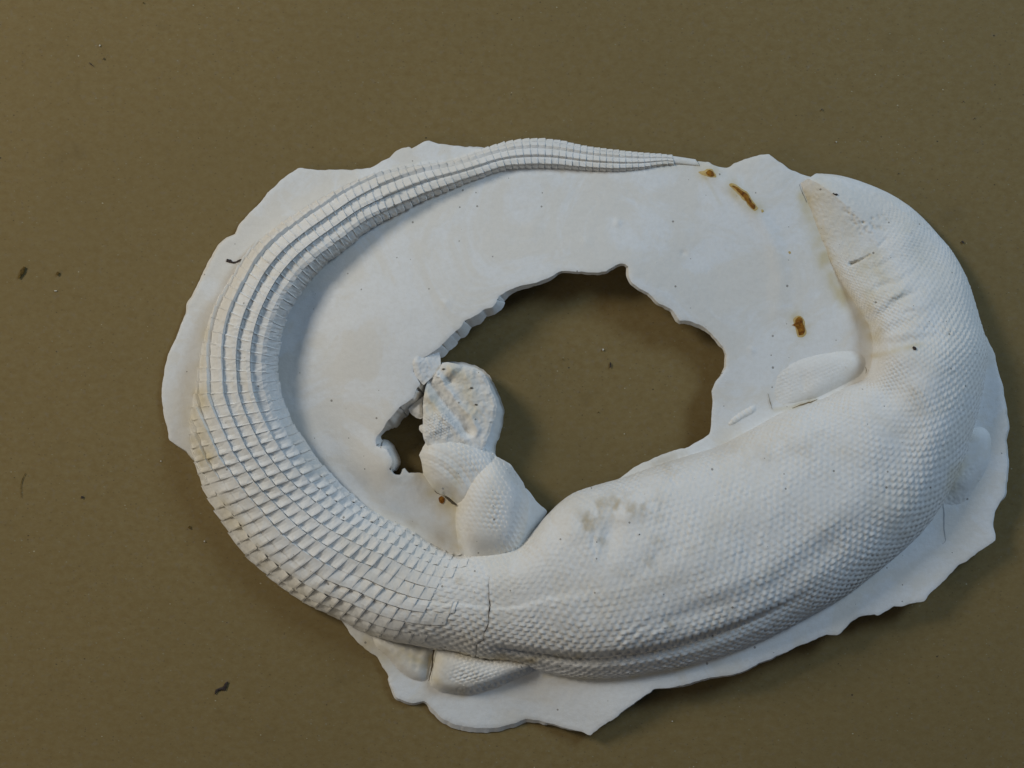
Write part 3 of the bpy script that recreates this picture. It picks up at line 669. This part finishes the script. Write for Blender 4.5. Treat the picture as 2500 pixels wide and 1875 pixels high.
foot = patch("foot", FT, z_foot, step=1.8, thick=38, df=d_foot, tintf=tints, mat=M_SKIN, parent=hind_leg, amp=1.5, seed=9, cap=30)
for k_, (a, c, r) in enumerate(((1151,947.5,3.2),(1163,988,3.0),(1083,901,3.0))):   # dark discs laid on for open bubbles in the foot plate
    th = np.linspace(0, 2*math.pi, 12, endpoint=False); rr = r*(1+.25*RNG.uniform(-1, 1, 12))
    P = np.stack([a+rr*1.3*np.cos(th), c+rr*.7*np.sin(th), np.full(12, 0.)], 1); P[:, 2] = z_foot(P[:, 0], P[:, 1], 30)+1.4
    C = np.array([[a, c, z_foot(np.array([a]), np.array([c]), 30)[0]+1.8]])
    mk_mesh("bubble_pit", W3(np.concatenate([P, C])), [np.array([(i, (i+1) % 12, 12) for i in range(12)])], simple("pit_dark", (.13,.11,.08,1)) if k_ == 0 else bpy.data.materials["pit_dark"], foot, False)
FLAP = [(1011,876),(1030,868),(1050,862),(1071,857),(1075,872),(1076,892),(1062,914),(1046,928),(1034,940),(1022,926),(1006,907),(1008,890)]
def z_flap(u, v, d):
    x = np.abs((u-1022)*.75+(v-900)*-.35); return 100-.28*x-.12*np.abs(v-885)+1.1*fbm(u/12., v/12., 60, 3)-5*ss(1020, 1004, u)
patch("broken_flap", FLAP, z_flap, step=2.0, thick=8, df=lambda u, v, d: .6*vn(u/4., v/4., 61), tintf=tints, mat=M_SHEET, parent=cast, amp=1.0, cap=20)
patch("plaster_lump", [(998,1000),(1010,985),(1022,975),(1034,968),(1036,990),(1038,1018),(1026,1021),(1016,1019),(1006,1012)], lambda u, v, d: 62+12*ss(0, 14, d), step=2, thick=12, df=lambda u, v, d: 1.0*vn(u/5., v/5., 62), mat=M_SHEET, parent=cast, amp=1.8, cap=20)
patch("plaster_lump", [(1024,1041),(1032,1036),(1040,1042),(1040,1056),(1030,1057),(1023,1050)], lambda u, v, d: 84+6*ss(0, 7, d), step=1.5, thick=8, mat=M_SHEET, parent=cast, amp=1.0, cap=10, rstep=3)

# far hind foot showing under the tail base
BF = [(1060,1578),(1100,1582),(1145,1592),(1190,1606),(1250,1606),(1308,1622),(1300,1638),(1278,1650),(1252,1660),(1228,1672),(1196,1682),(1170,1690),(1146,1695),(1121,1694),(1095,1692),(1070,1687),(1051,1674),(1048,1658),(1053,1620)]
db = dome(34, 34)
def z_bf(u, v, d): return 14+db(d)+.10*(u-1050)+7*np.exp(-((v-1625)/26)**2)*ss(1050,1080,u)
def d_bf(u, v, d):
    x, y = rot(u, v, math.radians(-18), 1150, 1650)
    s = scale_bump(x/15.5, y/8.5, .93, .88, .45); m = ss(1085, 1135, u)
    return s*3.6*m-.8*m+.7*fbm(u/10., v/10., 64)
patch("far_hind_foot", BF, z_bf, step=2.0, thick=12, df=d_bf, tintf=tints, mat=M_SKIN, parent=cast, amp=.6, seed=12, cap=50, blur=25)
HL = [(905,1545),(960,1560),(1020,1575),(1062,1582),(1057,1605),(1050,1632),(1044,1662),(1030,1668),(1005,1660),(975,1640),(950,1612),(925,1590),(912,1575)]
dh = dome(34, 20)
patch("far_heel", HL, lambda u, v, d: 13+dh(d), step=2.5, thick=10, df=lambda u, v, d: .9*np.sin((u*.95+v*.22)/4.5)*ss(985, 1020, u)+1.2*vn(u/9., v/9., 66), tintf=tints, mat=M_SKIN, parent=cast, amp=.6, seed=13, cap=44, blur=20)

# front leg pressed along the chest, its toe, and the outer front foot
FL = [(1875,925),(1890,903),(1915,885),(1954,869),(2008,858),(2063,851),(2095,853),(2115,866),(2124,884),(2118,904),(2104,922),(2085,934),(2049,953),(1995,979),(1935,997),(1895,1008),(1882,990),(1876,960)]
df_ = dome(25, 15)
def z_fl(u, v, d): return zs(u, v)-5*ss(8,0,d)-1+17*ss(0, 28, d)*(.05+.95*ss(1885, 2010, u))-5*np.exp(-((u-1962)/10)**2-((v-945)/30)**2)
def d_fl(u, v, d):
    x, y = rot(u, v, math.radians(-22), 2050, 900)
    rr = np.hypot(x-45, y*1.5); s = scale_bump(np.arctan2(y, x-45)*8, rr/8.0, .9, .85, .3)
    s2 = scale_bump(x/12., y/8.5, .9, .88, .3); m = ss(-20, 20, x)
    return (2.2*s*m+2.0*s2*(1-m))*(.7+.3*vn(u/22., v/22., 70))
patch("front_leg", FL, z_fl, step=2.0, thick=10, df=d_fl, tintf=tints, mat=M_SKIN, parent=cast, amp=.5, seed=14, cap=40, blur=50)
TO = [(1772,1040),(1785,1020),(1802,1006),(1822,995),(1840,985),(1848,992),(1846,1006),(1836,1014),(1815,1024),(1797,1036),(1783,1042)]
dt = dome(8, 7)
patch("front_toe", TO, lambda u, v, d: zs(u, v)-3*ss(4,0,d)+dt(d)*.7, step=1.8, thick=8, df=lambda u, v, d: 0.55*np.sin((u*.85-v*.5)/1.7), tintf=None, mat=M_SKIN, parent=cast, amp=.4, cap=14, rstep=4, blur=8)
RF = [(2408,1040),(2422,1060),(2424,1092),(2420,1122),(2411,1150),(2398,1172),(2384,1196),(2366,1232),(2330,1246),(2288,1240),(2296,1190),(2318,1140),(2340,1090),(2362,1050),(2388,1036)]
dr = dome(19, 15)
patch("outer_front_foot", RF, lambda u, v, d: zs(u, v)-4*ss(9,0,d)-.5+20*ss(0, 26, d)*(.10+.90*ss(1235, 1165, v)), step=2.2, thick=9, df=lambda u, v, d: .9*vn(u/6., v/6., 72)*ss(1110, 1160, v), tintf=tints, mat=M_SKIN, parent=cast, amp=.6, cap=30, blur=25)

# height of whatever plaster lies at a place (for the crumbs and the crack)
_bu, _bv, _bz = BP[..., 0].ravel(), BP[..., 1].ravel(), BP[..., 2].ravel()
def z_body(a, c):
    k_ = np.argsort((_bu-a)**2+(_bv-c)**2)[:6]; return float(_bz[k_].max())

# crack across the tail base: a fine dark strip drawn for the shade inside it
def crack(name, pts, ws, zf, parent, lift=.35, mat=M_CRACK):
    P = refine(pts, 3.0, .9, 17, closed=False); n = len(P); t = np.linspace(0, 1, n)
    wd = np.interp(t, np.linspace(0, 1, len(ws)), ws)*(1+.35*vn(np.arange(n)*.7, np.zeros(n), 80))
    d = np.gradient(P, axis=0); d /= np.linalg.norm(d, axis=1)[:, None]+1e-9; nn = np.stack([-d[:, 1], d[:, 0]], 1)
    z = np.array([zf(a, c) for a, c in P])+lift; z = np.convolve(np.pad(z, 1, 'edge'), [.25, .5, .25], 'valid')
    L = np.concatenate([P-nn*wd[:, None]/2, z[:, None]], 1); R = np.concatenate([P+nn*wd[:, None]/2, z[:, None]], 1)
    V = np.concatenate([L, R]); i = np.arange(n-1); q = np.stack([i, i+1, i+1+n, i+n], 1)
    return mk_mesh(name, W3(V), [q], mat, parent, False)
crack("crack", [(1194.5,1408),(1192,1432),(1193,1462),(1196.5,1477),(1192,1508),(1190,1530),(1182,1544),(1180,1563),(1165,1573),(1163,1587),(1159,1612)], [.4,1.0,.9,1.6,2.4,1.6,2.0,1.2,1.3,1.1,.6], z_body, body, 1.2)
def z_sheet1(a, c): return float(zs(np.array([a]), np.array([c]))[0])
crack("hairline_crack", [(1951,449),(1955,460),(1962,478),(1968,494)], [.4,.9,.5], lambda a, c: max(z_sheet1(a, c), z_body(a, c)), head, .8)
crack("hairline_crack", [(2303,1215),(2303,1240),(2305,1290),(2308,1318),(2300,1328)], [1.2,3,2.6,1.2], z_sheet1, cast, .5, simple("groove_grey", (.42,.42,.42,1)))
crack("leg_gap", [(1934,996),(1965,986),(1995,976)], [1.5,3.4,1.5], lambda a, c: max(z_sheet1(a, c), z_body(a, c))+1, body, 2.0, simple("gap_shade", (.22,.17,.10,1)))  # leg gaps: dark strips coloured as the shade between leg and body
crack("leg_gap", [(1875,960),(1881,985),(1884,1000)], [.8,1.8,.8], lambda a, c: z_sheet1(a, c), cast, 2.5, bpy.data.materials["gap_shade"])
crack("leg_gap", [(2113,895),(2115,903),(2114,912)], [.8,2.6,.8], lambda a, c: max(z_sheet1(a, c), z_body(a, c)), cast, 9, bpy.data.materials["gap_shade"])
crack("heel_gap", [(1059,1586),(1056,1610),(1052,1640),(1047,1662)], [5.5,4.0,3.0,1.2], lambda a, c: 34-.12*(c-1590), cast, 2.0, simple("gap_brown", (.10,.075,.045,1)))  # brown strip stands in for the shade between heel and foot
crack("shin_split", [(1061,1197),(1066,1203),(1075,1207)], [1.0,2.4,1.2], lambda a, c: 84, hind_leg, 2, M_CRACK)
crack("shin_split", [(1086,1212),(1097,1221),(1106,1229),(1115,1234)], [1.2,6.5,5.0,2.0], lambda a, c: 88, hind_leg, 2, bpy.data.materials["gap_brown"])

# rust crusts in the sheet
def rust(poly, amp, h, mat, seed, parent=cast, zf=None, name="rust_stain"):
    f = zf or zs
    return patch(name, poly, lambda u, v, d: f(u, v)+(.4 if mat is M_RUST2 else 1.6)+h*(ss(0, 5, d)*.4+.5*fbm(u/5., v/5., seed, 2)*ss(0, 3, d)), step=1.4, thick=1.6, mat=mat, parent=parent, amp=amp, seed=seed, cap=12, rstep=2.5, zmin=1)
rust([(1780,452),(1786,449),(1797,452),(1808,458),(1822,468),(1832,484),(1846,500),(1851,508),(1843,515),(1832,506),(1820,490),(1808,480),(1793,466)], 1.6, 0.9, M_RUST2, 90)
rust([(1783,454),(1790,452),(1800,455),(1810,464),(1820,470),(1830,484),(1838,494),(1845,504),(1842,511),(1833,504),(1824,492),(1814,480),(1804,470),(1793,462)], 1.6, 2.0, M_RUST, 91)
rust([(1704,418),(1716,418),(1727,413),(1740,414),(1747,424),(1750,432),(1738,432),(1722,428),(1710,424)], 1.4, .8, M_RUST2, 92)
rust([(1723,420),(1732,415),(1741,419),(1745,429),(1733,429),(1726,425)], 1.4, 1.4, M_RUST, 93)
rust([(1930,793),(1938,789),(1937,779),(1948,772),(1959,775),(1964,785),(1966,800),(1968,815),(1960,822),(1948,821),(1944,808),(1940,797)], 1.4, .7, M_RUST2, 94)
rust([(1933,792),(1941,788),(1943,779),(1951,774),(1959,780),(1962,794),(1964,808),(1959,818),(1950,818),(1948,806),(1943,797)], 1.3, 1.8, M_RUST, 95)
rust([(1858,512),(1863,511),(1865,516),(1860,519)], .6, .6, M_RUST2, 96)
rust([(1924,615),(1929,613),(1932,617),(1928,621)], .6, .6, M_RUST2, 97)
rust([(1071,1216),(1078,1211),(1085,1215),(1086,1223),(1080,1230),(1073,1227)], .8, 1.2, M_RUST, 98)

# ------------------------------------------------------------------ crumbs and debris (things of their own)
def crumb(name, pts, ws, zf, mat, label, cat, group=None, hgt=2.2, seed=1):
    """an irregular dry fragment: a faceted, tapering little bar following pts"""
    rs = np.random.RandomState(seed); P = refine(pts, 3.5, .7, seed, closed=False) if len(pts) > 1 else np.array(pts)
    n = len(P); t = np.linspace(0, 1, n); wd = np.interp(t, np.linspace(0, 1, len(ws)), ws)*(1+.3*rs.uniform(-1, 1, n))
    d = np.gradient(P, axis=0); d /= np.linalg.norm(d, axis=1)[:, None]+1e-9; nn = np.stack([-d[:, 1], d[:, 0]], 1)
    V = []
    for i in range(n):
        z0 = zf(*P[i]); k_ = 7
        for j in range(k_):
            a = 2*math.pi*j/k_; r = wd[i]/2*(1+.25*rs.uniform(-1, 1)); hh = hgt*(.5+.5*min(1, wd[i]/4))
            V.append((P[i][0]+nn[i][0]*r*math.cos(a), P[i][1]+nn[i][1]*r*math.cos(a), z0+hh/2+.15+hh/2*math.sin(a)*(1+.2*rs.uniform(-1, 0))))
    V = np.array(V); F = [(i*7+j, i*7+(j+1) % 7, (i+1)*7+(j+1) % 7, (i+1)*7+j) for i in range(n-1) for j in range(7)]
    w_ = W3(V); c = w_.mean(0); c[2] = w_[:, 2].min()
    me_o = mk_mesh(name, w_-c, [np.array(F)], mat, None, False)
    me = me_o.data
    import bmesh
    bm = bmesh.new(); bm.from_mesh(me); bmesh.ops.holes_fill(bm, edges=[e for e in bm.edges if e.is_boundary], sides=0); bmesh.ops.recalc_face_normals(bm, faces=bm.faces); bm.to_mesh(me); bm.free()
    me_o.location = c; me_o["label"] = label; me_o["category"] = cat
    if group: me_o["group"] = group
    return me_o
ZG = lambda a, c: -.4
crumb("dry_leaf_fragment", [(525,1695),(528,1686),(538,1681),(548,1681),(551,1672),(556,1664)], [3,7,5,7,13,8,3], ZG, M_DARK, "dark jagged bent leaf fragment on the bare cardboard below the lizard's tail", "debris", None, 3, 2)
crumb("brown_flake", [(46,680),(50,672),(56,660),(60,651)], [3,9,10,8], ZG, M_BROWN, "olive brown dried flake with a dark edge at the far left of the cardboard", "debris", None, 4, 3)
crumb("seed", [(139,672),(144,665)], [5,7,5], ZG, M_BROWN, "small brown seed just right of the olive flake on the cardboard", "debris", None, 3, 4)
crumb("twig_piece", [(1490,884),(1490.5,890),(1490,897)], [3,4,3], ZG, M_DARK, "tiny upright dark twig piece on the cardboard inside the ring's opening", "twig", None, 2.5, 5)
crumb("plaster_crumb", [(1471,853),(1474,853)], [4,4.5,4], ZG, M_PALE, "white plaster crumb on the cardboard inside the ring's opening", "crumb", None, 2.5, 6)
crumb("plaster_crumb", [(132,711),(138,711)], [3,4,2], ZG, M_PALE, "pale crumb on the cardboard below the small brown seed at left", "crumb", None, 2, 7)
crumb("plaster_crumb", [(242,111),(244,112)], [4,4,3], ZG, M_PALE, "tiny pale crumb on the cardboard near the photo's upper left corner", "crumb", None, 2, 8)
crumb("dirt_speck", [(198,1212),(201,1214),(200,1217)], [4,7,4], ZG, M_DARK, "blue-black dirt speck on the cardboard left of the thick tail bend", "speck", None, 2.5, 9)
crumb("dirt_speck", [(253,143),(255,144)], [5,6,5], ZG, M_DARK, "round black speck on the cardboard below the tiny pale crumb", "speck", None, 2.5, 10)
crumb("dirt_speck", [(349,7),(351,8)], [5,6,5], ZG, M_BROWN, "brown speck on the cardboard at the photo's top edge, left part", "speck", None, 2.5, 11)
crumb("dirt_speck", [(2006,267),(2008,268)], [5,6,5], ZG, M_DARK, "black round speck on the cardboard above the lizard's snout", "speck", None, 2.5, 12)
crumb("dirt_speck", [(2349,588),(2353,594)], [3,6,3], ZG, M_DARK, "dark speck on the cardboard to the right of the lizard's neck", "speck", None, 2.5, 13)
crumb("dirt_speck", [(909,1486),(914,1490)], [3,5,3], lambda a, c: 60, M_BROWN, "x", "speck", None, 2.5, 14) if False else None
crumb("dirt_speck", [(460,1286),(464,1290)], [6,8,6], ZG, M_BROWN, "brown speck on the cardboard beside the lower left edge of the tail", "speck", None, 2.5, 15)
crumb("fibre", [(217,152),(222,157),(230,163)], [1.5,2.5,1.2], ZG, M_DARK, "short dark fibre on the cardboard left of the black round speck", "fibre", None, 1.5, 16)
crumb("fibre", [(62,1155),(55,1170),(50,1190),(52,1215)], [1.2,1.6,1.2,1.0], ZG, M_BROWN, "long thin curved fibre on the cardboard at the lower left", "fibre", None, 1.2, 17)
crumb("curled_twig", [(553,635),(562,638),(570,641),(579,639),(587,635),(598,632)], [7,8,4,3,4,3.5,4], lambda a, c: z_sheet1(a, c)-.6, M_DARK, "dark curled twig lying on the white plaster left of the scaled tail", "twig", None, 3.2, 18)
crumb("black_flake", [(2033,472),(2038,475),(2045,476)], [4,3,6,4], lambda a, c: z_body(a, c)-.5, M_DARK, "tiny black two-lobed flake on the top of the lizard's snout", "debris", None, 3, 19)
crumb("black_flake", [(2229,846),(2234,850),(2238,853)], [4,7,3], lambda a, c: z_body(a, c)-.5, M_DARK, "small dark flake in the skin fold behind the lizard's neck", "debris", None, 3, 20)
for k_, (a, c, l_) in enumerate(((391,1126,"white crumb on the cardboard just off the left bulge of the plaster ring"),(2041,346,"pale crumb on the cardboard above the head, below the black round speck"),(498,1320,"pale crumb on the cardboard below the tail's lower left edge"),(1640,1760,"pale crumb on the cardboard in the shadow under the body"))):
    crumb("plaster_crumb", [(a, c), (a+3, c+1)], [3, 4.2, 2.5], ZG, M_PALE, l_, "crumb", None, 2.2, 40+k_)
for k_, (a, c, l_) in enumerate(((2194,424,"tiny dark speck on the cardboard just above the top of the lizard's head"),(2351,247,"tiny dark speck on the cardboard at the upper right"),(2379,288,"dark speck on the cardboard lower right of the other upper right speck"),(1461,1006,"brown speck on the cardboard in the lower part of the ring's opening"),(1373,876,"brown speck left of the white crumb inside the ring's opening"))):
    crumb("dirt_speck", [(a, c), (a+2, c+1)], [3, 4.2, 2.5], ZG, M_DARK if k_ < 3 else M_BROWN, l_, "speck", None, 2, 50+k_)
crumb("grey_chip", [(1080,1190),(1083,1194)], [6,7,3], lambda a, c: 112, simple("grey_chip", (.28,.27,.25,1)), "little grey chip stuck on the shin above the rust dot", "chip", None, 3, 21)
crumb("black_flake", [(1560,1306),(1562,1303)], [2.5,4,2.5], lambda a, c: z_body(a, c)-.3, M_DARK, "tiny black flake on the stained hip of the lizard", "debris", None, 2.5, 22)
crumb("brown_thorn", [(1062,1008),(1064,1008)], [1.5,2,1.5], lambda a, c: 104, M_BROWN, "x", "speck", None, 2, 23) if False else None
print("done")
